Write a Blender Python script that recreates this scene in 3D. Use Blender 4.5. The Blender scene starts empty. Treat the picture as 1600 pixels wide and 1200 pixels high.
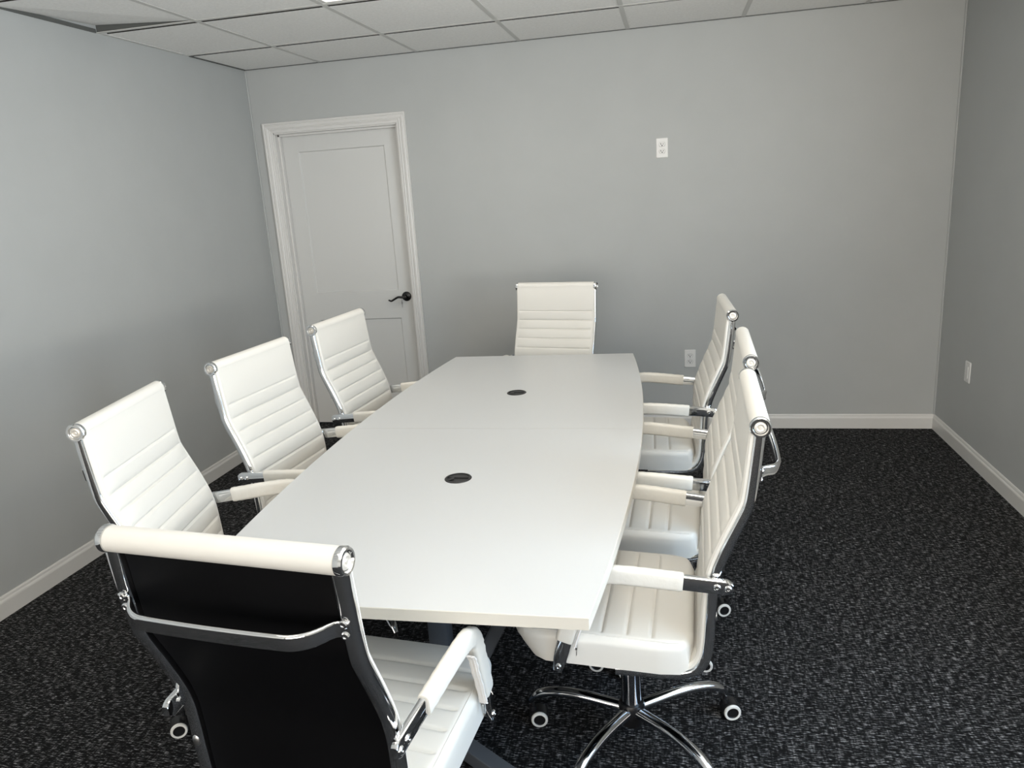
import bpy, bmesh, math, random
from mathutils import Vector, Matrix
random.seed(4)
COL = bpy.context.scene.collection
PI = math.pi

# ---------------------------------------------------------------- materials
def mat(name):
    m = bpy.data.materials.new(name); m.use_nodes = True
    nt = m.node_tree; b = nt.nodes['Principled BSDF']
    return m, nt, b

def plain(name, col, rough=.5, metal=0., spec=.5, bump=None, coat=0.):
    m, nt, b = mat(name)
    b.inputs['Base Color'].default_value = (*col, 1)
    b.inputs['Roughness'].default_value = rough
    b.inputs['Metallic'].default_value = metal
    b.inputs['Specular IOR Level'].default_value = spec
    b.inputs['Coat Weight'].default_value = coat
    if bump:
        sc, st, dist = bump
        tc = nt.nodes.new('ShaderNodeTexCoord'); n = nt.nodes.new('ShaderNodeTexNoise')
        n.inputs['Scale'].default_value = sc; n.inputs['Detail'].default_value = 4
        bp = nt.nodes.new('ShaderNodeBump'); bp.inputs['Strength'].default_value = st; bp.inputs['Distance'].default_value = dist
        nt.links.new(tc.outputs['Object'], n.inputs['Vector']); nt.links.new(n.outputs['Fac'], bp.inputs['Height'])
        nt.links.new(bp.outputs['Normal'], b.inputs['Normal'])
    return m

def mottled(name, ca, cb, scale, rough, bump=(300, .1, .001), detail=6):
    m, nt, b = mat(name)
    tc = nt.nodes.new('ShaderNodeTexCoord'); n = nt.nodes.new('ShaderNodeTexNoise')
    n.inputs['Scale'].default_value = scale; n.inputs['Detail'].default_value = detail; n.inputs['Roughness'].default_value = .6
    r = nt.nodes.new('ShaderNodeValToRGB')
    r.color_ramp.elements[0].position = .3; r.color_ramp.elements[1].position = .7
    r.color_ramp.elements[0].color = (*ca, 1); r.color_ramp.elements[1].color = (*cb, 1)
    nt.links.new(tc.outputs['Object'], n.inputs['Vector']); nt.links.new(n.outputs['Fac'], r.inputs['Fac'])
    nt.links.new(r.outputs['Color'], b.inputs['Base Color'])
    n2 = nt.nodes.new('ShaderNodeTexNoise'); n2.inputs['Scale'].default_value = bump[0]; n2.inputs['Detail'].default_value = 3
    bp = nt.nodes.new('ShaderNodeBump'); bp.inputs['Strength'].default_value = bump[1]; bp.inputs['Distance'].default_value = bump[2]
    nt.links.new(tc.outputs['Object'], n2.inputs['Vector']); nt.links.new(n2.outputs['Fac'], bp.inputs['Height'])
    nt.links.new(bp.outputs['Normal'], b.inputs['Normal'])
    b.inputs['Roughness'].default_value = rough
    return m

def carpet_material():
    m, nt, b = mat('woven_carpet')
    L = nt.links
    tc = nt.nodes.new('ShaderNodeTexCoord')
    def noise(sx, sy, detail, rough, off=0.):
        mp = nt.nodes.new('ShaderNodeMapping'); mp.inputs['Scale'].default_value = (sx, sy, 1); mp.inputs['Location'].default_value = (off, off, 0)
        n = nt.nodes.new('ShaderNodeTexNoise'); n.inputs['Scale'].default_value = 1; n.inputs['Detail'].default_value = detail; n.inputs['Roughness'].default_value = rough
        L.new(tc.outputs['Object'], mp.inputs['Vector']); L.new(mp.outputs['Vector'], n.inputs['Vector'])
        return n.outputs['Fac']
    def math_(op, a, bb):
        k = nt.nodes.new('ShaderNodeMath'); k.operation = op
        for i, v in enumerate((a, bb)):
            if isinstance(v, (int, float)): k.inputs[i].default_value = v
            else: L.new(v, k.inputs[i])
        return k.outputs[0]
    dash = noise(40, 290, 1.5, .6)
    cross = noise(150, 30, 2, .5, 7.3)
    fine = noise(160, 520, 1, .5, 3.1)
    blot = noise(9, 9, 3, .5, 1.7)
    v = math_('ADD', math_('MULTIPLY', dash, .60), math_('MULTIPLY', cross, .22))
    v = math_('ADD', v, math_('MULTIPLY', fine, .18))
    v = math_('ADD', v, math_('MULTIPLY', math_('SUBTRACT', blot, .5), .03))
    r = nt.nodes.new('ShaderNodeValToRGB'); cr = r.color_ramp
    cr.elements[0].position = .462; cr.elements[0].color = (.0035, .0036, .004, 1)
    cr.elements[1].position = .635; cr.elements[1].color = (.29, .29, .30, 1)
    e = cr.elements.new(.517); e.color = (.010, .010, .011, 1)
    e = cr.elements.new(.562); e.color = (.052, .052, .054, 1)
    L.new(v, r.inputs['Fac']); L.new(r.outputs['Color'], b.inputs['Base Color'])
    bp = nt.nodes.new('ShaderNodeBump'); bp.inputs['Strength'].default_value = .6; bp.inputs['Distance'].default_value = .003
    L.new(v, bp.inputs['Height']); L.new(bp.outputs['Normal'], b.inputs['Normal'])
    b.inputs['Roughness'].default_value = .95; b.inputs['Specular IOR Level'].default_value = .15
    return m

def emit(name, col, s):
    m = bpy.data.materials.new(name); m.use_nodes = True; nt = m.node_tree
    nt.nodes.clear(); o = nt.nodes.new('ShaderNodeOutputMaterial'); e = nt.nodes.new('ShaderNodeEmission')
    e.inputs['Color'].default_value = (*col, 1); e.inputs['Strength'].default_value = s
    nt.links.new(e.outputs[0], o.inputs[0]); return m

M = dict(
    wall=mottled('grey_wall_paint', (.432, .447, .445), (.452, .467, .465), 3, .62, (220, .12, .0008)),
    ceil=mottled('ceiling_tile', (.80, .80, .785), (.90, .90, .885), 70, .9, (160, .5, .002), 8),
    tee=plain('ceiling_tee', (.58, .58, .56), .5),
    tee_dark=plain('tee_web_and_gap', (.10, .105, .10), .6),
    tile_edge=plain('raw_edge_gap_shade', (.035, .032, .028), .95),  # raw fibre edge, coloured dark so the tee gaps read as shadow
    plenum=plain('plenum', (.012, .012, .012), .9),
    carpet=carpet_material(),
    trim=plain('white_trim_paint', (.68, .675, .66), .35),
    door=plain('white_door_paint', (.63, .635, .625), .4),
    lam=plain('white_laminate', (.55, .56, .565), .32, bump=(900, .03, .0003)),
    band=plain('edge_band', (.60, .575, .52), .4),
    vinyl=plain('white_vinyl', (.71, .695, .655), .42, bump=(700, .08, .0005)),
    sleeve=plain('sleeve_vinyl', (.70, .68, .63), .45, bump=(120, .25, .002)),
    back=plain('black_back_panel', (.0018, .0018, .0024), .5, spec=.12),
    chrome=plain('chrome', (.78, .79, .80), .07, metal=1.),
    satin=plain('satin_cap_centre', (.70, .66, .60), .38, metal=.6),
    dark_chrome=plain('base_chrome', (.50, .51, .53), .08, metal=1.),
    steel=plain('brushed_screw', (.55, .55, .55), .3, metal=1.),
    black=plain('black_plastic', (.008, .008, .009), .35),
    gloss=plain('dark_gloss_steel', (.35, .36, .38), .12, metal=1.),
    ring=plain('white_wheel_ring', (.72, .72, .70), .4),
    grey=plain('grey_powder_coat', (.085, .095, .11), .45),
    grom=plain('black_grommet', (.012, .012, .013), .4),
    handle=plain('black_door_lever', (.006, .006, .006), .25),
    plate=plain('outlet_plastic', (.76, .76, .75), .35),
    slot_gap=plain('receptacle_gap', (.16, .16, .155), .7),
    slot=plain('outlet_slot', (.01, .01, .01), .7),
    tape=plain('zipper_tape', (.78, .76, .74), .7),
    led=emit('led_panel', (1, .93, .80), 5),
)

# ---------------------------------------------------------------- mesh helpers
def finish(name, bm, material, parent=None, smooth=None, bevel=None, loc=None, rot=None):
    me = bpy.data.meshes.new(name)
    bmesh.ops.recalc_face_normals(bm, faces=bm.faces)
    bm.to_mesh(me); bm.free()
    o = bpy.data.objects.new(name, me); COL.objects.link(o)
    mats = material if isinstance(material, (list, tuple)) else [material]
    for x in mats: me.materials.append(M[x])
    if smooth is not None:
        for p in me.polygons: p.use_smooth = True
        me.set_sharp_from_angle(angle=math.radians(smooth))
    if bevel:
        md = o.modifiers.new('bevel', 'BEVEL'); md.width = bevel; md.segments = 2; md.limit_method = 'ANGLE'; md.angle_limit = math.radians(35)
    if parent: o.parent = parent
    if loc: o.location = loc
    if rot: o.rotation_euler = rot
    return o

def box(bm, x0, x1, y0, y1, z0, z1, mi=0, mtx=None):
    vs = [bm.verts.new((x, y, z)) for x in (x0, x1) for y in (y0, y1) for z in (z0, z1)]
    if mtx:
        for v in vs: v.co = mtx @ v.co
    for f in ((0, 1, 3, 2), (4, 6, 7, 5), (0, 4, 5, 1), (2, 3, 7, 6), (0, 2, 6, 4), (1, 5, 7, 3)):
        bm.faces.new([vs[i] for i in f]).material_index = mi
    return vs

def lathe(bm, prof, n=24, mtx=None, mi=0):
    """profile list of (r, z), revolved around Z"""
    rings = []
    for r, z in prof:
        if r < 1e-6: rings.append([bm.verts.new((0, 0, z))])
        else: rings.append([bm.verts.new((r*math.cos(2*PI*i/n), r*math.sin(2*PI*i/n), z)) for i in range(n)])
    if mtx:
        for rg in rings:
            for v in rg: v.co = mtx @ v.co
    for a, b in zip(rings, rings[1:]):
        for i in range(n):
            j = (i+1) % n
            if len(a) == 1 and len(b) == 1: continue
            if len(a) == 1: f = (a[0], b[i], b[j])
            elif len(b) == 1: f = (a[i], a[j], b[0])
            else: f = (a[i], a[j], b[j], b[i])
            bm.faces.new(f).material_index = mi
    if len(rings[0]) > 1: bm.faces.new(rings[0]).material_index = mi
    if len(rings[-1]) > 1: bm.faces.new(rings[-1]).material_index = mi

def rrect(w, h, r, k=3):
    """rounded rectangle outline, (u,v) points"""
    out = []
    for cx, cy, a0 in ((w/2-r, h/2-r, 0), (-w/2+r, h/2-r, PI/2), (-w/2+r, -h/2+r, PI), (w/2-r, -h/2+r, 1.5*PI)):
        for i in range(k+1):
            a = a0 + PI/2*i/k
            out.append((cx+r*math.cos(a), cy+r*math.sin(a)))
    return out

def smooth_path(pts, n=6):
    """Catmull-Rom through the points"""
    P = [Vector(p) for p in pts]; P = [2*P[0]-P[1]] + P + [2*P[-1]-P[-2]]
    out = []
    for i in range(1, len(P)-2):
        for k in range(n):
            t = k/n; a, b, c, d = P[i-1:i+3]
            out.append(.5*((2*b)+(c-a)*t+(2*a-5*b+4*c-d)*t*t+(3*b-a-3*c+d)*t**3))
    out.append(P[-2]); return out

def sweep(bm, path, side, sect, mi=0, scales=None):
    """sweep a section (u along `side`, v along normal) over path; `side` is a constant lateral axis"""
    path = [Vector(p) for p in path]; rings = []
    for i, p in enumerate(path):
        t = (path[min(i+1, len(path)-1)]-path[max(i-1, 0)]).normalized()
        s = Vector(side); s = (s - t*s.dot(t)).normalized(); n = s.cross(t)
        su, sv = scales[i] if scales else (1, 1)
        rings.append([bm.verts.new(p+s*u*su+n*v*sv) for u, v in sect])
    k = len(sect)
    for a, b in zip(rings, rings[1:]):
        for i in range(k):
            j = (i+1) % k
            bm.faces.new((a[i], a[j], b[j], b[i])).material_index = mi
    bm.faces.new(rings[0]).material_index = mi; bm.faces.new(rings[-1][::-1]).material_index = mi

def circ(r, n=12): return [(r*math.cos(2*PI*i/n), r*math.sin(2*PI*i/n)) for i in range(n)]
def empty(name, loc=(0, 0, 0), rz=0):
    o = bpy.data.objects.new(name, None); COL.objects.link(o); o.location = loc; o.rotation_euler = (0, 0, rz)
    o.empty_display_size = .1; return o
def tag(o, label, cat, group=None):
    o['label'] = label; o['category'] = cat
    if group: o['group'] = group
    return o
def structure(o, label=None, cat=None):
    o['kind'] = 'structure'
    if label: o['label'] = label
    if cat: o['category'] = cat
    return o

# ---------------------------------------------------------------- room
W, H = 4.273, 2.44
YF = -8.6
T = .12
bm = bmesh.new(); box(bm, -T, W+T, YF-T, T+.1, -.1, 0)
structure(finish('floor', bm, 'carpet'), 'dark charcoal woven carpet with fine light dashes', 'floor')

DX0, DX1, DZ = .138, 1.008, 2.04      # door opening
bm = bmesh.new()
box(bm, -T, DX0, 0, T, 0, 2.75); box(bm, DX1, W+T, 0, T, 0, 2.75); box(bm, DX0, DX1, 0, T, DZ, 2.75)
structure(finish('wall_back', bm, 'wall'), 'grey painted wall with the white door and two outlets', 'wall')
bm = bmesh.new(); box(bm, -T, 0, YF, 0, 0, 2.75)
structure(finish('wall_left', bm, 'wall'), 'grey painted wall behind the left row of chairs', 'wall')
WY0, WY1, WZ0, WZ1 = -4.9, -2.95, .75, 2.2   # window, beyond the frame of the photo
bm = bmesh.new()
box(bm, W, W+T, YF, WY0, 0, 2.75); box(bm, W, W+T, WY1, 0, 0, 2.75)
box(bm, W, W+T, WY0, WY1, 0, WZ0); box(bm, W, W+T, WY0, WY1, WZ1, 2.75)
structure(finish('wall_right', bm, 'wall'), 'grey painted wall at the right edge of the room', 'wall')
FX0, FX1, FZ0, FZ1 = .35, 3.92, .3, 2.3  # unseen opening, added so fill light reaches the back wall
bm = bmesh.new()
box(bm, 0, FX0, YF-T, YF, 0, 2.75); box(bm, FX1, W, YF-T, YF, 0, 2.75); box(bm, FX0, FX1, YF-T, YF, 0, FZ0); box(bm, FX0, FX1, YF-T, YF, FZ1, 2.75)
structure(finish('wall_front', bm, 'wall'), 'grey painted wall behind the viewer', 'wall')
# caulk lines in the two far corners
for nm, x in (('trim_1', .004), ('trim_2', W-.004)):
    bm = bmesh.new(); lathe(bm, [(.006, .09), (.006, H-.01)], 8, Matrix.Translation((x, -.004, 0)))
    structure(finish(nm, bm, 'wall', smooth=60), 'thin painted bead in the wall corner', 'trim')

# window frame outside the view
bm = bmesh.new()
f = .06
box(bm, W-.012, W+.1, WY0-f, WY0, WZ0-f, WZ1+f); box(bm, W-.012, W+.1, WY1, WY1+f, WZ0-f, WZ1+f)
box(bm, W-.012, W+.1, WY0, WY1, WZ1, WZ1+f); box(bm, W-.03, W+.1, WY0, WY1, WZ0-f, WZ0)
box(bm, W+.04, W+.08, (WY0+WY1)/2-.025, (WY0+WY1)/2+.025, WZ0, WZ1)
structure(finish('window_1', bm, 'trim', bevel=.003), 'white window frame in the right wall', 'window')

bm = bmesh.new()  # frame for the added rear opening
box(bm, FX0-f, FX0, YF-.1, YF+.012, FZ0-f, FZ1+f); box(bm, FX1, FX1+f, YF-.1, YF+.012, FZ0-f, FZ1+f)
box(bm, FX0, FX1, YF-.1, YF+.012, FZ1, FZ1+f); box(bm, FX0, FX1, YF-.1, YF+.03, FZ0-f, FZ0)
box(bm, (FX0+FX1)/2-.025, (FX0+FX1)/2+.025, YF-.08, YF-.04, FZ0, FZ1)
structure(finish('rear_fill_opening', bm, 'trim', bevel=.003), 'white frame of an added, unseen fill-light opening behind the viewer', 'window')

# baseboards
BB = .0909
def baseboard(name, axis, a, b, base, sgn):
    prof = [(0, 0), (.012, 0), (.012, BB-.026), (.0105, BB-.02), (.0075, BB-.014), (.0065, BB-.006), (.004, BB), (0, BB)]
    bm = bmesh.new(); R = []
    for t in (a, b):
        R.append([bm.verts.new((t, base+sgn*d, z) if axis == 'x' else (base+sgn*d, t, z)) for d, z in prof])
    n = len(prof)
    for i in range(n):
        j = (i+1) % n; bm.faces.new((R[0][i], R[0][j], R[1][j], R[1][i]))
    bm.faces.new(R[0]); bm.faces.new(R[1][::-1])
    return structure(finish(name, bm, 'trim'), 'white moulded baseboard', 'baseboard')
baseboard('baseboard_back', 'x', 1.0734, W, 0, -1)
baseboard('baseboard_left', 'y', YF, 0, 0, 1)
baseboard('baseboard_right', 'y', YF, 0, W, -1)
baseboard('baseboard_front', 'x', 0, W, YF, 1)

# ceiling: lay-in tiles on tees
TX0, TS = .535, .647
xs = [0] + [TX0+TS*k for k in range(6)] + [W]
ys = [0, -.624, -1.332, -2.0, -2.65, -3.3, -3.95, -4.6, -5.25, -5.9, -6.55, -7.2, -7.85, YF]
LIGHTS = {(2, 2), (4, 4), (2, 6), (5, 7)}
bm = bmesh.new()
for i in range(len(xs)-1):
    for j in range(len(ys)-1):
        if (i, j) in LIGHTS: continue
        x0, x1, y1, y0 = xs[i]+.003, xs[i+1]-.003, ys[j], ys[j+1]
        y1 -= .004
        y0 += .003 if j == len(ys)-2 else .047     # a gap stays open on the far side of each main tee
        if i >= 4: y0 -= .014 if j < len(ys)-2 else 0
        zz = H+.001
        vs = box(bm, x0, x1, y0, y1, zz, zz+.016, 1)
        if (i, j) == (0, 2):                        # one tile rides up off the tee at the wall
            for v in vs:
                if v.co.y > y1-.001: v.co.z += .032*(1-(v.co.x-x0)/(x1-x0))
                v.co.y -= .004
bm.faces.ensure_lookup_table()
for f_ in bm.faces:
    f_.normal_update()
    if abs(f_.normal.z) > .8: f_.material_index = 0
structure(finish('ceiling', bm, ['ceil', 'tile_edge']), 'suspended ceiling of white speckled lay-in tiles', 'ceiling')
ceil = bpy.data.objects['ceiling']
bm = bmesh.new()
for y in ys[1:-1]:
    box(bm, .0, W, y-.012, y+.012, H-.002, H+.0005)
    box(bm, .0, W, y-.002, y+.002, H+.0005, H+.035, 1)
for x in xs[1:-1]:
    box(bm, x-.012, x+.012, YF, 0, H-.0012, H+.0008)
finish('ceiling_tee', bm, ['tee', 'tee_dark'], ceil)
bm = bmesh.new()
box(bm, 0, W, -.008, 0, H-.003, H+.015, 1); box(bm, 0, .014, -.60, -.008, H-.003, H+.015, 1)  # shadow gap drawn in as dark strips along back and left walls
box(bm, 0, .018, -1.32, -.66, H-.003, H+.015); box(bm, 0, .006, YF, -1.345, H-.003, H+.015, 1)
box(bm, W-.014, W, YF, -.008, H-.003, H+.015)
finish('wall_angle_and_gap', bm, ['tee', 'tee_dark'], ceil)
bm = bmesh.new(); box(bm, -T, W+T, YF-T, T, 2.62, 2.66)
finish('plenum', bm, 'plenum', ceil)
for n, (i, j) in enumerate(sorted(LIGHTS)):
    x0, x1, y1, y0 = xs[i]+.012, xs[i+1]-.012, ys[j]-.012, ys[j+1]+.012
    cx, cy = (x0+x1)/2, (y0+y1)/2
    r = empty('ceiling_light', (cx, cy, H))
    a, b = (x1-x0)/2, (y1-y0)/2; fr = .022
    bm = bmesh.new()
    box(bm, -a, a, b-fr, b, .0, .03); box(bm, -a, a, -b, -b+fr, .0, .03); box(bm, -a, -a+fr, -b+fr, b-fr, .0, .03); box(bm, a-fr, a, -b+fr, b-fr, .0, .03)
    finish('frame', bm, 'trim', r)
    bm = bmesh.new(); box(bm, -a+fr, a-fr, -b+fr, b-fr, .004, .01)
    finish('diffuser', bm, 'led', r)
    place = {(2, 2): 'lit square ceiling panel cut off by the top edge of the photo',
             (4, 4): 'lit square ceiling panel above the right row of chairs',
             (2, 6): 'lit square ceiling panel above the near end of the table',
             (5, 7): 'lit square ceiling panel near the window behind the viewer'}
    tag(r, place[(i, j)], 'ceiling light', 'square ceiling light panels')

# ---------------------------------------------------------------- door
door = empty('door_1', (0, 0, 0)); structure(door, 'white two-panel door in a white moulded casing', 'door')
D = .07
def frame_sweep(bm, x0, x1, z1, prof):
    """U-shaped casing around an opening; prof = (offset outward, depth toward room)"""
    R = []
    for cx, cz, ox, oz in ((x0, 0, -1, 0), (x0, z1, -1, 1), (x1, z1, 1, 1), (x1, 0, 1, 0)):
        R.append([bm.verts.new((cx+ox*o, -d, cz+oz*o)) for o, d in prof])
    n = len(prof)
    for a, b in zip(R, R[1:]):
        for i in range(n):
            j = (i+1) % n; bm.faces.new((a[i], a[j], b[j], b[i]))
    bm.faces.new(R[0]); bm.faces.new(R[-1][::-1])
bm = bmesh.new()
frame_sweep(bm, DX0+.004, DX1-.004, DZ-.004, [(0, -.001), (0, .009), (.004, .011), (.016, .012), (.022, .0155), (.027, .012), (.033, .016), (.046, .018), (.052, .014), (.056, .018), (.0645, .018), (.0645, -.001)])
finish('casing', bm, 'trim', door)
bm = bmesh.new()
box(bm, DX0, DX0+.012, 0, T, 0, DZ); box(bm, DX1-.012, DX1, 0, T, 0, DZ); box(bm, DX0, DX1, 0, T, DZ-.012, DZ)
box(bm, DX0+.012, DX0+.026, D-.034, D-.003, 0, DZ-.012); box(bm, DX1-.026, DX1-.012, D-.034, D-.003, 0, DZ-.012); box(bm, DX0+.012, DX1-.012, D-.034, D-.003, DZ-.026, DZ-.012)
finish('jamb', bm, 'trim', door, bevel=.002)
# slab with two recessed panels, built as a height grid
bm = bmesh.new()
sx0, sx1, sz0, sz1 = DX0+.013, DX1-.013, .012, DZ-.014
px0, px1 = .269, .880
zp = [(.18, .770), (.962, 1.913)]
e = .006
gx = [sx0, px0, px0+e, px1-e, px1, sx1]
gz = [sz0, zp[0][0], zp[0][0]+e, zp[0][1]-e, zp[0][1], zp[1][0], zp[1][0]+e, zp[1][1]-e, zp[1][1], sz1]
def rec(i, k):
    inx = i in (2, 3); inz = k in (2, 3, 6, 7)
    return .010 if inx and inz else 0
g = [[bm.verts.new((x, D+rec(i, k), z)) for k, z in enumerate(gz)] for i, x in enumerate(gx)]
for i in range(len(gx)-1):
    for k in range(len(gz)-1):
        bm.faces.new((g[i][k], g[i+1][k], g[i+1][k+1], g[i][k+1]))
box(bm, sx0, sx1, D+.02, D+.044, sz0, sz1)
box(bm, sx0, sx0+.01, D, D+.02, sz0, sz1); box(bm, sx1-.01, sx1, D, D+.02, sz0, sz1)
box(bm, sx0, sx1, D, D+.02, sz1-.01, sz1)
slab = finish('door_leaf', bm, 'door', door)
hx, hz = .934, .917
bm = bmesh.new()
R = Matrix.Translation((hx, D, hz)) @ Matrix.Rotation(PI/2, 4, 'X')
lathe(bm, [(.033, 0), (.033, .004), (.030, .009), (.018, .013), (.012, .016), (.011, .045), (.0, .047)], 28, R)
pth = smooth_path([(hx, D-.045, hz), (hx-.02, D-.05, hz+.001), (hx-.045, D-.052, hz+.002), (hx-.075, D-.052, hz-.012), (hx-.095, D-.052, hz-.022), (hx-.114, D-.05, hz-.016)], 5)
n = len(pth)
sweep(bm, pth, (0, 1, 0), circ(.0085, 10), scales=[(1-.45*i/n, 1-.35*i/n) for i in range(n)])
finish('door_lever', bm, 'handle', slab, smooth=40)
key = empty('key', (hx-.02, D-.05, hz-.024))
bm = bmesh.new()
lathe(bm, [(.002, -.008), (.002, .006)], 8, Matrix.Translation((0, 0, .012)))
lathe(bm, [(.006, -.001), (.006, .001)], 12, Matrix.Translation((0, 0, .0)) @ Matrix.Rotation(PI/2, 4, 'X'))
finish('key_ring', bm, 'steel', key, smooth=40)
bm = bmesh.new(); box(bm, -.003, .003, -.001, .001, -.045, -.006); box(bm, -.007, .007, -.001, .001, -.02, -.006)
finish('key_blade', bm, 'steel', key, bevel=.0005)
tag(key, 'small silver key hanging below the black door lever', 'key')
for z in (.25, 1.05, 1.82):
    bm = bmesh.new(); lathe(bm, [(.006, z-.045), (.006, z+.045)], 10, Matrix.Translation((sx0-.002, D-.004, 0)))
    finish('hinge', bm, 'steel', door, smooth=40)

# ---------------------------------------------------------------- outlets
def outlet_obj(loc, rz, duplex, label):
    r = empty('electrical_outlet', loc, rz)     # faces local -Y
    bm = bmesh.new()
    prof = rrect(.070, .114, .004, 2)
    a = [bm.verts.new((u, 0, v)) for u, v in prof]; b = [bm.verts.new((u, -.003, v)) for u, v in prof]; c = [bm.verts.new((u*.93, -.0058, v*.955)) for u, v in prof]
    for p, q in ((a, b), (b, c)):
        for i in range(len(p)):
            j = (i+1) % len(p); bm.faces.new((p[i], p[j], q[j], q[i]))
    bm.faces.new(c); bm.faces.new(a[::-1])
    finish('cover_plate', bm, 'plate', r, smooth=30)
    if duplex:
        for s in (-1, 1):
            bm = bmesh.new()
            pts = []
            for i in range(28):
                t = 2*PI*i/28
                pts.append((.0172*math.cos(t), max(-.0125, min(.0125, .0172*math.sin(t)))))
            lo = [bm.verts.new((u*1.06, -.0056, v*1.06+s*.0195)) for u, v in pts]
            hi = [bm.verts.new((u, -.0078, v+s*.0195)) for u, v in pts]
            for i in range(28):
                j = (i+1) % 28; bm.faces.new((lo[i], lo[j], hi[j], hi[i])).material_index = 1
            bm.faces.new(hi)
            o = finish('receptacle', bm, ['plate', 'slot_gap'], r)
            bm = bmesh.new(); zc = s*.0195
            box(bm, -.0085, -.0050, -.0083, -.007, zc-.0015, zc+.008); box(bm, .0050, .0078, -.0083, -.007, zc-.001, zc+.007)
            lathe(bm, [(.0034, 0), (.0034, .0013)], 12, Matrix.Translation((0, -.007, zc-.0065)) @ Matrix.Rotation(PI/2, 4, 'X'))
            bm2 = None
            finish('socket_slots', bm, 'slot', o)
        bm = bmesh.new(); lathe(bm, [(.003, 0), (.0022, .0012)], 12, Matrix.Translation((0, -.0056, 0)) @ Matrix.Rotation(PI/2, 4, 'X'))
        finish('screw', bm, 'steel', r)
    else:
        bm = bmesh.new(); box(bm, -.0165, .0165, -.0085, -.0055, -.033, .033)
        finish('rocker_insert', bm, 'plate', r, bevel=.001)
        for z in (-.047, .047):
            bm = bmesh.new(); lathe(bm, [(.003, 0), (.0022, .0012)], 12, Matrix.Translation((0, -.0056, z)) @ Matrix.Rotation(PI/2, 4, 'X'))
            finish('screw', bm, 'steel', r)
    tag(r, label, 'outlet')
    return r
outlet_obj((2.6635, 0, 1.763), 0, True, 'white duplex outlet mounted high on the middle of the grey back wall')
outlet_obj((2.8215, 0, .463), 0, True, 'white duplex outlet low on the back wall beside the far right chair')
outlet_obj((W, -.463, .47), -PI/2, False, 'white wall plate low on the right wall near the corner')

# ---------------------------------------------------------------- table
TC = Vector((2.078, -2.306, 0)); TL, TE, TM, TH = 2.397, .917, 1.070, .75
table = empty('conference_table', TC, .0125)
tag(table, 'white boat-shaped conference table with two black cable grommets', 'table')
def half_x(y): return TE/2+(TM-TE)/2*(1-(2*y/TL)**2)
THK = .028
for s in (-1, 1):
    bm = bmesh.new(); N = 24
    ysl = [s*(.0006+(TL/2-.0006)*i/N) for i in range(N+1)]
    out = [(half_x(y), y) for y in ysl] + [(-half_x(y), y) for y in reversed(ysl)]
    rings = []
    for inset, z in ((0, TH-THK), (0, TH-.0015), (.0012, TH)):
        rings.append([bm.verts.new((x-math.copysign(inset, x), y-s*(inset if abs(y) > TL/2-.001 else 0), z)) for x, y in out])
    for k, (p, q) in enumerate(zip(rings, rings[1:])):
        for i in range(len(out)):
            j = (i+1) % len(out); bm.faces.new((p[i], p[j], q[j], q[i])).material_index = 1
    bm.faces.new(rings[-1]).material_index = 0; bm.faces.new(rings[0][::-1]).material_index = 0
    finish('tabletop', bm, ['lam', 'band'], table)
for s in (-1, 1):
    bm = bmesh.new(); gy = s*.479
    lathe(bm, [(.0, .0005), (.034, .0005), (.034, .0022), (.0395, .0022), (.041, .0005), (.041, -.02)], 40, Matrix.Translation((0, gy, TH)))
    gr = finish('cable_grommet', bm, 'grom', table, smooth=30)
    bm = bmesh.new()
    box(bm, -.033, .033, gy-.001, gy+.001, TH+.0006, TH+.0028)
    a = [bm.verts.new((-.031, gy-.012, TH+.003)), bm.verts.new((-.012, gy+.001, TH+.0034)), bm.verts.new((-.009, gy-.015, TH+.0032)), bm.verts.new((-.022, gy-.022, TH+.003))]
    bm.faces.new(a)
    finish('flap', bm, 'black', gr)
for s in (-1, 1):
    cy = s*.715; cx = -.03*s*-1
    cx = s*.02
    Rz = Matrix.Translation((cx, cy, 0)) @ Matrix.Rotation(0 if s < 0 else PI, 4, 'Z')
    bm = bmesh.new()
    pr = rrect(.06, .06, .012, 2)
    lo = [bm.verts.new(Rz @ Vector((u, v, .02))) for u, v in pr]; hi = [bm.verts.new(Rz @ Vector((u, v, TH-THK-.006))) for u, v in pr]
    for i in range(len(pr)):
        j = (i+1) % len(pr); bm.faces.new((lo[i], lo[j], hi[j], hi[i]))
    bm.faces.new(hi)
    finish('column', bm, 'grey', table, smooth=30)
    for k, ang in enumerate((-34, 214, 90)):
        bm = bmesh.new(); A = Rz @ Matrix.Rotation(math.radians(ang), 4, 'Z')
        L = .50 if k < 2 else .42
        box(bm, .03, L, -.024, .024, .006, .050, mtx=A)
        finish('foot', bm, 'grey', table, bevel=.004)
    bm = bmesh.new()
    sweep(bm, [Rz @ Vector((.015, 0, .10)), Rz @ Vector((.325, 0, TH-THK-.006))], Rz.to_3x3() @ Vector((0, 1, 0)), rrect(.05, .035, .004, 1))
    finish('strut', bm, 'grey', table)
    bm = bmesh.new(); box(bm, -.36, .36, -.03, .03, TH-THK-.006, TH-THK, mtx=Rz)
    finish('mounting_plate', bm, 'grey', table)
bm = bmesh.new(); box(bm, -.02, .02, -.66, .66, TH-THK-.045, TH-THK-.006)
finish('beam', bm, 'grey', table)

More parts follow.
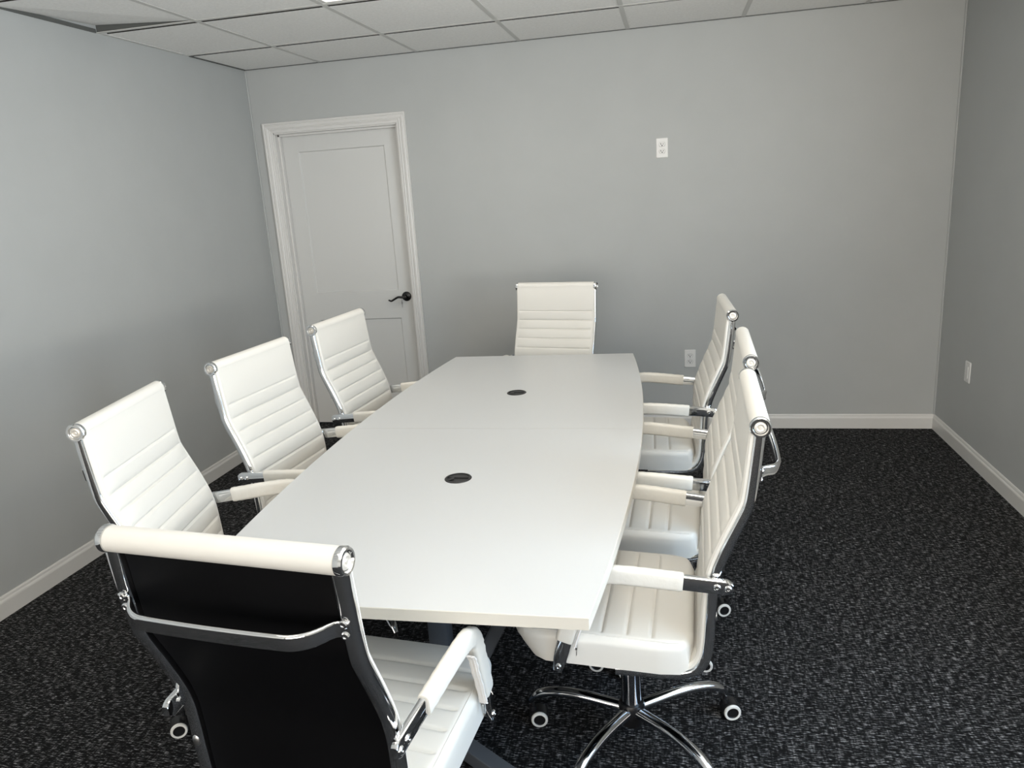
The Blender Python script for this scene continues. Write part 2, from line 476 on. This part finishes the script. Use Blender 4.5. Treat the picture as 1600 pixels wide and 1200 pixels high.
# ---------------------------------------------------------------- chair
YT, ZT = -.32, 1.052         # top roll centre relative to the base
def Y(f): return YT+f
RAIL = [(.001, 1.035), (.006, .985), (.0115, .935), (.0160, .898), (.0215, .866), (.034, .835), (.057, .783), (.0775, .733), (.0905, .695), (.099, .655), (.103, .60), (.106, .545), (.110, .490), (.119, .452), (.138, .424), (.166, .411), (.21, .407), (.27, .407), (.335, .407)]
def build_chair(name='office_chair'):
    root = empty(name)
    rp = smooth_path([(0, Y(a), z) for a, z in RAIL], 3)
    # chrome side rails
    for s in (-1, 1):
        bm = bmesh.new()
        pth = [p+Vector((s*.217, 0, 0)) for p in rp]
        sweep(bm, pth, (1, 0, 0), rrect(.028, .026, .009, 4))
        rail = finish('side_rail', bm, 'chrome', root, smooth=35)
        bm = bmesh.new()
        lathe(bm, [(.0085, 0), (.0085, .002), (.006, .004), (0, .0045)], 16, Matrix.Translation((s*.217, Y(.105)-.0125, .575)) @ Matrix.Rotation(PI/2, 4, 'X') @ Matrix.Diagonal((1, 1.5, 1, 1)))
        finish('screw_cap', bm, 'steel', rail, smooth=40)
    # padded sling: front skin with horizontal ribs
    length = [0]
    for a, b in zip(rp, rp[1:]): length.append(length[-1]+(b-a).length)
    tot = length[-1]
    def at(s):
        s = max(0, min(tot, s))
        for i in range(len(length)-1):
            if s <= length[i+1]:
                t = (s-length[i])/(length[i+1]-length[i]); p = rp[i].lerp(rp[i+1], t)
                d = (rp[min(i+2, len(rp)-1)]-rp[max(i-1, 0)]).normalized()
                return p, Vector((0, -d.z, d.y))     # normal toward the sitter
        return rp[-1], Vector((0, 0, 1))
    first, pitch = .118, .0525
    end = .80
    ss = [-.017, -.006, .006, .03, .06, .085, .105]
    k = 0
    while first+pitch*k < end-.06:
        s0 = first+pitch*k
        ss += [s0-.005, s0-.002, s0, s0+.002, s0+.006, s0+.014, s0+.026, s0+.038]
        k += 1
    ss += [s0+pitch, end]; ngro = k
    xsl = [-.226, -.2245, -.219, -.210, -.203, -.15, -.075, 0, .075, .15, .203, .210, .219, .2245, .226]
    bm = bmesh.new(); G = []
    for s in ss:
        p, nrm = at(s)
        if s < 0: p = p+Vector((0, -.0003*s/.017*-1, -s))
        row = []
        q = (s-first)/pitch; fr = q-math.floor(q)
        for x in xsl:
            ax = abs(x); edge = 1 if ax <= .203 else 0
            h = 0
            if s >= first-.006 and q < ngro:
                dd = min(fr, 1-fr)*pitch
                groove = -.0042*max(0, 1-dd/.006)
                puff = .0028*(1-(2*fr-1)**2) if q > 0 else 0
                h = (groove+puff)*edge
            th = (.0235 if ax < .21 else (.0225 if ax < .22 else (.0185 if ax < .2255 else .0125)))
            if s < .03: th = min(th, .0215+.002*max(0, s)/.03) if ax < .225 else th
            row.append(bm.verts.new(p+nrm*(th+h)+Vector((x, 0, 0))))
        G.append(row)
    B = []
    for s in ss:
        p, nrm = at(s)
        if s < 0: p = p+Vector((0, 0, -s))
        B.append([bm.verts.new(p+nrm*.0125+Vector((x, 0, 0))) for x in (xsl[0], xsl[-1])])
    for a, b in zip(G, G[1:]):
        for i in range(len(xsl)-1): bm.faces.new((a[i], a[i+1], b[i+1], b[i]))
    for i in range(len(G)-1):
        bm.faces.new((B[i][0], B[i][1], B[i+1][1], B[i+1][0]))
    bmesh.ops.remove_doubles(bm, verts=bm.verts, dist=1e-5)
    bd = [e for e in bm.edges if e.is_boundary]
    try: bmesh.ops.holes_fill(bm, edges=bd)
    except Exception: pass
    finish('backrest', bm, 'vinyl', root, smooth=28)
    # black rear panel
    bm = bmesh.new(); R = []
    for i in range(40):
        p, nrm = at(.004+i*(.66/39))
        R.append([bm.verts.new(p+nrm*o+Vector((x, 0, 0))) for x, o in ((-.204, .0125), (-.204, .004), (-.198, .001), (.198, .001), (.204, .004), (.204, .0125))])
    for a, b in zip(R, R[1:]):
        for i in range(6):
            j = (i+1) % 6; bm.faces.new((a[i], a[j], b[j], b[i]))
    bm.faces.new(R[0]); bm.faces.new(R[-1][::-1])
    o = finish('back_panel', bm, 'back', root, smooth=35)
    # top roll and end caps
    RX = Matrix.Translation((0, YT, ZT)) @ Matrix.Rotation(PI/2, 4, 'Y')
    bm = bmesh.new(); lathe(bm, [(.019, -.221), (.0225, -.217), (.0225, .217), (.019, .221)], 28, RX)
    roll = finish('top_roll', bm, 'vinyl', root, smooth=40); 
    for s in (-1, 1):
        bm = bmesh.new()
        Mx = Matrix.Translation((s*.219, YT, ZT)) @ Matrix.Rotation(s*PI/2, 4, 'Y')
        lathe(bm, [(.0232, 0), (.0238, .003), (.0238, .010), (.0215, .0135), (.0175, .0135), (.0155, .009), (0, .009)], 32, Mx)
        lathe(bm, [(.0135, .009), (.0125, .0108), (.0085, .0118), (.0065, .0108), (.004, .0108), (.003, .012), (0, .012)], 28, Mx, 1)
        finish('end_cap', bm, ['chrome', 'satin'], roll, smooth=28)
    # rear cross bar
    p, nrm = at(.098)
    b0 = p-nrm*.0125
    dn = Vector((0, nrm.z, -nrm.y))
    bm = bmesh.new()
    pts = []
    for x, o in ((-.224, .002), (-.203, .003), (-.190, .012), (-.172, .032), (-.150, .044), (-.12, .048), (0, .05), (.12, .048), (.150, .044), (.172, .032), (.190, .012), (.203, .003), (.224, .002)):
        pts.append(b0-nrm*o+Vector((x, 0, 0)))
    pp = smooth_path(pts, 3)
    np_ = len(pp)
    sweep(bm, pp, dn, rrect(.030, .010, .0045, 3), scales=[(1, .4 if min(i, np_-1-i) < 5 else (.7 if min(i, np_-1-i) < 7 else 1)) for i in range(np_)])
    cb = finish('cross_bar', bm, 'chrome', root, smooth=40)
    for s in (-1, 1):
        for q in (-.011, .011):
            bm = bmesh.new()
            c = b0-nrm*.0035+Vector((s*.214, 0, 0))+dn*q
            Mx = Matrix.Translation(c) @ (-nrm).to_track_quat('Z', 'Y').to_matrix().to_4x4()
            lathe(bm, [(.0078, 0), (.0078, .0018), (.006, .0038), (.003, .0042), (.0025, .003), (0, .003)], 16, Mx)
            finish('bolt', bm, 'chrome', cb, smooth=30)
    # arms
    def ax_(a): return .239+.018*min(1, max(0, (a-.06)/.32)) - .006*max(0, (a-.40)/.07)
    for s in (-1, 1):
        ap = [(.055, .664), (.08, .666), (.15, .673), (.25, .683), (.33, .689), (.362, .687), (.388, .674), (.404, .650), (.418, .605), (.438, .55), (.456, .495), (.478, .412)]
        pth = smooth_path([(s*ax_(a), Y(a), z) for a, z in ap], 3)
        n = len(pth)
        sc = [(1, 1)]*n; sc = [(1, .55), (1, .85)] + sc[2:-2] + [(1, .9), (1, .6)]
        bm = bmesh.new(); sweep(bm, pth, (1, 0, 0), rrect(.014, .038, .004, 2), scales=sc)
        arm = finish('armrest', bm, 'chrome', root, smooth=35)
        ap2 = [(.168, .675), (.21, .679), (.27, .685), (.33, .689), (.364, .687), (.390, .675), (.407, .650), (.421, .607), (.438, .558), (.456, .500)]
        pth = smooth_path([(s*ax_(a), Y(a), z) for a, z in ap2], 5); n = len(pth)
        bm = bmesh.new()
        sc = []
        for i in range(n):
            w = 1+.03*math.sin(i*1.9+s)+(.06*math.sin(i*3.1) if 18 < i < 34 else 0)
            sc.append((w, 1+.02*math.sin(i*2.3)+(-.05 if 20 < i < 28 else 0)))
        sc[0] = (.94, .96); sc[-1] = (.95, .95)
        sweep(bm, pth, (1, 0, 0), rrect(.025, .047, .010, 4), scales=sc)
        finish('arm_sleeve', bm, 'sleeve', arm, smooth=50)
        bm = bmesh.new()
        zp = [(.385, .6445), (.394, .635), (.403, .616), (.414, .585), (.4275, .548), (.4435, .497), (.447, .486)]
        zl = smooth_path([(s*(ax_(a)+.001), Y(a)-.0175+.0012*math.sin(40*z), z) for a, z in zp], 5)
        sweep(bm, zl, (1, 0, 0), rrect(.019, .004, .0015, 2), scales=[(1+.08*math.sin(i*1.3), 1) for i in range(len(zl))])
        for q in (-.0035, .0035):
            sweep(bm, [p_+Vector((q, -.0024, 0)) for p_ in zl], (1, 0, 0), circ(.0012, 6))
        finish('zipper', bm, 'tape', arm, smooth=50)
        bm = bmesh.new()
        box(bm, -.003, .003, -.0025, .0025, -.008, .0); box(bm, -.0028, .0028, -.001, .001, -.024, -.009)
        finish('zip_pull', bm, 'steel', arm, bevel=.0006, loc=(s*(ax_(.447)+.001), Y(.447)-.020, .484))
        for (a, z) in ((.065, .664), (.090, .667), (.474, .425)):
            bm = bmesh.new()
            lathe(bm, [(.0085, 0), (.0085, .002), (.006, .0042), (.003, .0045), (.002, .003), (0, .003)], 16, Matrix.Translation((s*(ax_(a)+.0068), Y(a), z)) @ Matrix.Rotation(s*PI/2, 4, 'Y'))
            finish('bolt', bm, 'chrome', arm, smooth=30)
        bm = bmesh.new()
        lathe(bm, [(.009, 0), (.009, .006)], 14, Matrix.Translation((s*.2285, Y(.090), .667)) @ Matrix.Rotation(s*PI/2, 4, 'Y'))
        finish('bracket', bm, 'chrome', arm, smooth=30)
        bm = bmesh.new()
        lathe(bm, [(.009, 0), (.009, .062)], 14, Matrix.Translation((s*.195, Y(.474), .425)) @ Matrix.Rotation(s*PI/2, 4, 'Y'))
        finish('bracket', bm, 'chrome', arm, smooth=30)
    # seat cushion
    bm = bmesh.new()
    y0, y1, hw, zb, zt, r = Y(.143), Y(.602), .240, .424, .508, .024
    nx, ny, nz = 22, 56, 6
    gro = [Y(.245)+.062*i for i in range(5)]
    def shape(v):
        x, y, z = v; top = z >= zt-.001
        # rounded box
        cx = max(-hw+r, min(hw-r, x)); cyy = max(y0+r, min(y1-r, y)); cz = max(zb+.016, min(zt-r, z))
        d = Vector((x-cx, y-cyy, z-cz))
        rr = r if z > (zb+zt)/2 else .010
        if d.length > 1e-9:
            m_ = max(abs(d.x)/r, abs(d.y)/r, abs(d.z)/(r if z > (zb+zt)/2 else .016))
            d = d.normalized()*r*m_ if z > (zb+zt)/2 else Vector((d.x, d.y, d.z))
        p = Vector((cx, cyy, cz))+d
        # plan corners rounder
        ux, uy = p.x/hw, (p.y-(y0+y1)/2)/((y1-y0)/2)
        t = max(0, abs(ux)-.72)/.28*max(0, abs(uy)-.72)/.28
        q_ = .022 if uy > 0 else .014
        p.x -= math.copysign(q_*t, p.x); p.y -= math.copysign(q_*t, uy)
        # waterfall front: underside tucks back, top dips
        fr = max(0, (uy-.55)/.45)
        if p.z < .475: p.y -= .030*fr*(.475-p.z)/.045
        if p.z > .475: p.z -= .012*fr*fr
        p.z += .018*((y-y0)/(y1-y0)-.6)
        # crown
        if z >= zt-.001:
            p.z += .006*(1-ux*ux)*(1-uy*uy)
            if abs(p.x) < hw-.020 and y0+.03 < p.y < y1-.02:
                dmin = min(abs(p.y-g_) for g_ in gro)
                fade = min(1, (hw-.020-abs(p.x))/.012); fade2 = min(1, max(0, (hw-.026-abs(p.x))/.05))
                p.z += -fade*.005*max(0, 1-dmin/.006)+fade2*.003*min(1, dmin/.03)
        return p
    yl = sorted(set([y0, y1]+[y0+r*k/4 for k in range(1, 5)]+[y1-r*k/4 for k in range(1, 5)]+[g_+d_ for g_ in gro for d_ in (-.022, -.012, -.006, -.003, 0, .003, .006, .012, .022)]))
    yl = [y_ for y_ in yl if y0 <= y_ <= y1]
    xl = [-hw+r*k/5 for k in range(6)]+[-hw+.030, -hw+.036, -hw+.048, -hw+.066]+[-.1, -.05, 0, .05, .1]+[hw-.066, hw-.048, hw-.036, hw-.030]+[hw-r*k/5 for k in range(5, -1, -1)]
    zl = [zb, zb+.004, zb+.009, zb+.016, zb+.035, zt-r, zt-r*.75, zt-r*.5, zt-r*.25, zt]
    cache = {}
    def V(x, y, z):
        kx = (round(x, 5), round(y, 5), round(z, 5))
        if kx not in cache: cache[kx] = bm.verts.new(shape(kx))
        return cache[kx]
    for a, b in zip(xl, xl[1:]):
        for c, d in zip(yl, yl[1:]):
            for z in (zb, zt): bm.faces.new((V(a, c, z), V(b, c, z), V(b, d, z), V(a, d, z)))
        for c, d in zip(zl, zl[1:]):
            for y in (y0, y1): bm.faces.new((V(a, y, c), V(b, y, c), V(b, y, d), V(a, y, d)))
    for a, b in zip(yl, yl[1:]):
        for c, d in zip(zl, zl[1:]):
            for x in (-hw, hw): bm.faces.new((V(x, a, c), V(x, b, c), V(x, b, d), V(x, a, d)))
    seat = finish('seat', bm, 'vinyl', root, smooth=40)
    # piping along the top edge of the cushion
    for s in (-1, 1):
        pl = [shape((s*(hw-.012), y0+.03+(y1-y0-.06)*i/24, zt-.0005))+Vector((s*.0003, 0, .0)) for i in range(25)]
        bm = bmesh.new(); sweep(bm, pl, (1, 0, 0), circ(.0016, 6))
        finish('piping', bm, 'vinyl', seat, smooth=60)
    # mechanism, frame, lever
    bm = bmesh.new()
    box(bm, -.19, .19, Y(.20), Y(.52), .411, .425)
    box(bm, -.075, .075, Y(.22), Y(.42), .385, .412)
    finish('mechanism', bm, 'black', root, bevel=.006)
    bm = bmesh.new()
    for yy in (.24, .325):
        bm = bmesh.new(); sweep(bm, [(-.205, Y(yy), .402), (.205, Y(yy), .402)], (0, 1, 0), rrect(.024, .010, .003, 1))
        finish('seat_frame', bm, 'chrome', root, smooth=35)
    bm = bmesh.new()
    sweep(bm, smooth_path([(.07, Y(.30), .398), (.15, Y(.30), .398), (.20, Y(.305), .393), (.235, Y(.31), .384)], 4), (0, 0, 1), circ(.0045, 8))
    lever = finish('height_lever', bm, 'black', root, smooth=40)
    bm = bmesh.new()
    lathe(bm, [(.004, -.022), (.009, -.018), (.009, .018), (.004, .022)], 12, Matrix.Translation((.25, Y(.312), .380)) @ Matrix.Rotation(PI/2, 4, 'Y'))
    finish('grip', bm, 'black', lever, smooth=40)
    # column and hub
    bm = bmesh.new()
    lathe(bm, [(.030, .066), (.033, .070), (.036, .100), (.038, .128), (.034, .138), (.0, .138)], 32)
    hub = finish('hub', bm, 'black', root, smooth=35)
    bm = bmesh.new(); lathe(bm, [(.014, .33), (.014, .375), (.03, .375), (.03, .386)], 20)
    finish('gas_lift', bm, 'black', root, smooth=35)
    bm = bmesh.new()
    lathe(bm, [(.0285, .132), (.0285, .315), (.026, .327), (.018, .333), (.0, .333)], 32)
    finish('column', bm, 'gloss', root, smooth=40)
    # five arched legs with casters
    for k in range(5):
        ang = 2*PI*k/5
        bm = bmesh.new()
        lp = smooth_path([(.028, 0, .118), (.08, 0, .124), (.14, 0, .130), (.20, 0, .130), (.255, 0, .121), (.288, 0, .104), (.307, 0, .080)], 4)
        n = len(lp); sc = []
        for i in range(n):
            t = i/(n-1); sc.append((1.0-.1*t if t < .85 else .9-1.6*(t-.85), 1.1-.25*t if t < .85 else .88-1.2*(t-.85)))
        sect = [(-.017, -.009), (-.018, -.002), (-.0145, .006), (-.008, .0105), (0, .012), (.008, .0105), (.0145, .006), (.018, -.002), (.017, -.009)]
        sweep(bm, lp, (0, 1, 0), [(u, -v) for u, v in sect], scales=sc)
        leg = finish('base_leg', bm, 'dark_chrome', root, smooth=50, rot=(0, 0, ang))
        # caster: stem, hood, twin wheels
        cast = None
        bm = bmesh.new()
        lathe(bm, [(.0055, .05), (.0055, .085)], 12)
        N = 18
        for sx in (-1, 1):
            lathe(bm, [(.0, sx*.0035), (.0235, sx*.0035), (.0245, sx*.006), (.0245, sx*.021), (.0225, sx*.0235), (.0165, sx*.0235), (.015, sx*.0215), (0, sx*.0215)], 28, Matrix.Translation((-.018, 0, .025)) @ Matrix.Rotation(PI/2, 4, 'X'))
        # hood over the wheels
        R = []
        for i in range(15):
            a = math.radians(-15+i*14)
            for_ = (-.018+.0285*math.cos(a), .025+.0285*math.sin(a))
            inn = (-.018+.0262*math.cos(a), .025+.0262*math.sin(a))
            R.append([bm.verts.new((for_[0], -.0185, for_[1])), bm.verts.new((for_[0], .0185, for_[1])), bm.verts.new((inn[0], .0185, inn[1])), bm.verts.new((inn[0], -.0185, inn[1]))])
        for a, b in zip(R, R[1:]):
            for i in range(4):
                j = (i+1) % 4; bm.faces.new((a[i], a[j], b[j], b[i]))
        bm.faces.new(R[0]); bm.faces.new(R[-1][::-1])
        lathe(bm, [(.010, .046), (.012, .052), (.010, .062)], 14)
        cast = finish('caster', bm, 'black', root, smooth=35, loc=(.303*math.cos(ang), .303*math.sin(ang), 0), rot=(0, 0, ang+.7*(k-2)))
        for sx in (-1, 1):
            bm = bmesh.new()
            prof = [(.0172, .0225), (.0178, .0246), (.0235, .0246), (.0252, .0225), (.0252, .018), (.0245, .0175)]
            lathe(bm, [(r_, sx*z_) for r_, z_ in prof], 32, Matrix.Translation((-.018, 0, .025)) @ Matrix.Rotation(PI/2, 4, 'X'))
            bm.faces.ensure_lookup_table()
            big = [f_ for f_ in bm.faces if len(f_.verts) > 8]
            bmesh.ops.delete(bm, geom=big, context='FACES_ONLY')
            finish('wheel_ring', bm, 'ring', cast, smooth=40)
    return root

def copy_chair(src):
    r = src.copy(); COL.objects.link(r)
    for ch in list(src.children):
        c = ch.copy(); COL.objects.link(c); c.parent = r
        for g_ in ch.children:
            d = g_.copy(); COL.objects.link(d); d.parent = c
    return r

# tube centre x, y ; facing angle ; star-base phase ; tilt ; label
CH = [
 ('F', 2.007, -3.840, -5.7, 20, 0, 'nearest white ribbed chair seen from behind with its black back panel'),
 ('L1', 1.193, -3.046, -78.7, -19, 0, 'white ribbed chair nearest the camera in the row along the left wall'),
 ('L2', 1.197, -2.361, -95.0, 30, 0, 'middle white ribbed chair of the row along the left wall'),
 ('L3', 1.231, -1.677, -94.4, 10, 0, 'white ribbed chair in front of the white door, farthest of the left row'),
 ('B', 2.093, -.737, 169.3, 40, 0, 'white ribbed chair at the far head of the table against the back wall'),
 ('R3', 2.938, -1.597, 91.7, 55, 0, 'farthest white ribbed chair on the right side, beside the low outlet'),
 ('R2', 2.948, -2.352, 88.3, 24, -.008, 'middle white ribbed chair on the right side of the table'),
 ('R1', 2.912, -2.947, 88.2, -44, -.012, 'nearest white ribbed chair on the right side, its chrome star base in full view'),
]
SPIN = dict(F=200, L1=20, L2=60, L3=100, B=10, R3=190, R2=8, R1=180)
proto = build_chair()
chairs = {}
for n, (k, x, y, a, ph, dz, lab) in enumerate(CH):
    c = proto if n == 0 else copy_chair(proto)
    chairs[k] = c
for n, (k, x, y, a, ph, dz, lab) in enumerate(CH):
    c = chairs[k]
    t = math.radians(a); fw = (-math.sin(t), math.cos(t))
    c.location = (x+.32*fw[0], y+.32*fw[1], 0); c.rotation_euler = (0, 0, t)
    tag(c, lab, 'chair', 'white ribbed office chairs around the table')
    d = math.radians(ph)-t
    if dz:
        for ch in c.children:
            if ch.name.split('.')[0] not in ('base_leg', 'caster', 'hub', 'column', 'gas_lift'): ch.location.z += dz
    for ch in c.children:
        if ch.name.startswith('base_leg'): ch.rotation_euler = (0, 0, ch.rotation_euler[2]+d)
        if ch.name.startswith('caster'):
            l = ch.location.copy(); l.rotate(Matrix.Rotation(d, 3, 'Z')); ch.location = l
            ch.rotation_euler = (0, 0, math.radians(SPIN[k])-t+.25*math.sin(7*l.x+n))

# ---------------------------------------------------------------- light
w = bpy.data.worlds.new('world'); bpy.context.scene.world = w; w.use_nodes = True
bg = w.node_tree.nodes['Background']; bg.inputs[0].default_value = (.55, .72, 1, 1); bg.inputs[1].default_value = .6
def area(name, loc, rot, sx, sy, power, col, spread=180):
    l = bpy.data.lights.new(name, 'AREA'); l.shape = 'RECTANGLE'; l.size = sx; l.size_y = sy; l.energy = power; l.color = col; l.spread = math.radians(spread)
    o = bpy.data.objects.new(name, l); COL.objects.link(o); o.location = loc; o.rotation_euler = rot; return o
area('window_daylight', (W+.11, (WY0+WY1)/2, (WZ0+WZ1)/2), (0, PI/2, 0), WZ1-WZ0, WY1-WY0, 68, (.55, .77, 1.0))
area('ceiling_fill_light', (W+.07, (WY0+WY1)/2, WZ0+.45), (0, PI/2+math.radians(68), 0), .7, WY1-WY0-.1, 150, (1, .92, .80))  # added warm lamp aimed upward to brighten the ceiling
area('rear_fill_light', ((FX0+FX1)/2, YF-.11, (FZ0+FZ1)/2), (PI/2, 0, 0), FX1-FX0, FZ1-FZ0, 170, (1, .915, .80))  # added warm fill lamp set in the rear opening
for (i, j) in sorted(LIGHTS):
    x, y = (xs[i]+xs[i+1])/2, (ys[j]+ys[j+1])/2
    area('panel_light', (x, y, H-.004), (0, 0, 0), .56, .56, 5 if j < 5 else 1.0, (1, .90, .77))

# ---------------------------------------------------------------- camera
cam = bpy.data.cameras.new('camera'); co = bpy.data.objects.new('camera', cam); COL.objects.link(co)
r_, u_, f_ = Vector((0.97747672, 0.20129853, -0.06338892)), Vector((0.00966059, 0.25736668, 0.96626553)), Vector((-0.21082203, 0.94511444, -0.24962527))
m = Matrix((r_, u_, -f_)).transposed().to_4x4(); m.translation = Vector((2.7212, -4.8155, 1.5778))
co.matrix_world = m
cam.sensor_width = 36; cam.lens = 1175.51/1600*36; cam.clip_start = .05; cam.clip_end = 100
sc = bpy.context.scene; sc.camera = co
sc.view_settings.view_transform = 'Standard'; sc.view_settings.look = 'None'; sc.view_settings.exposure = -.17; sc.view_settings.gamma = 1
sc.view_settings.use_curve_mapping = False
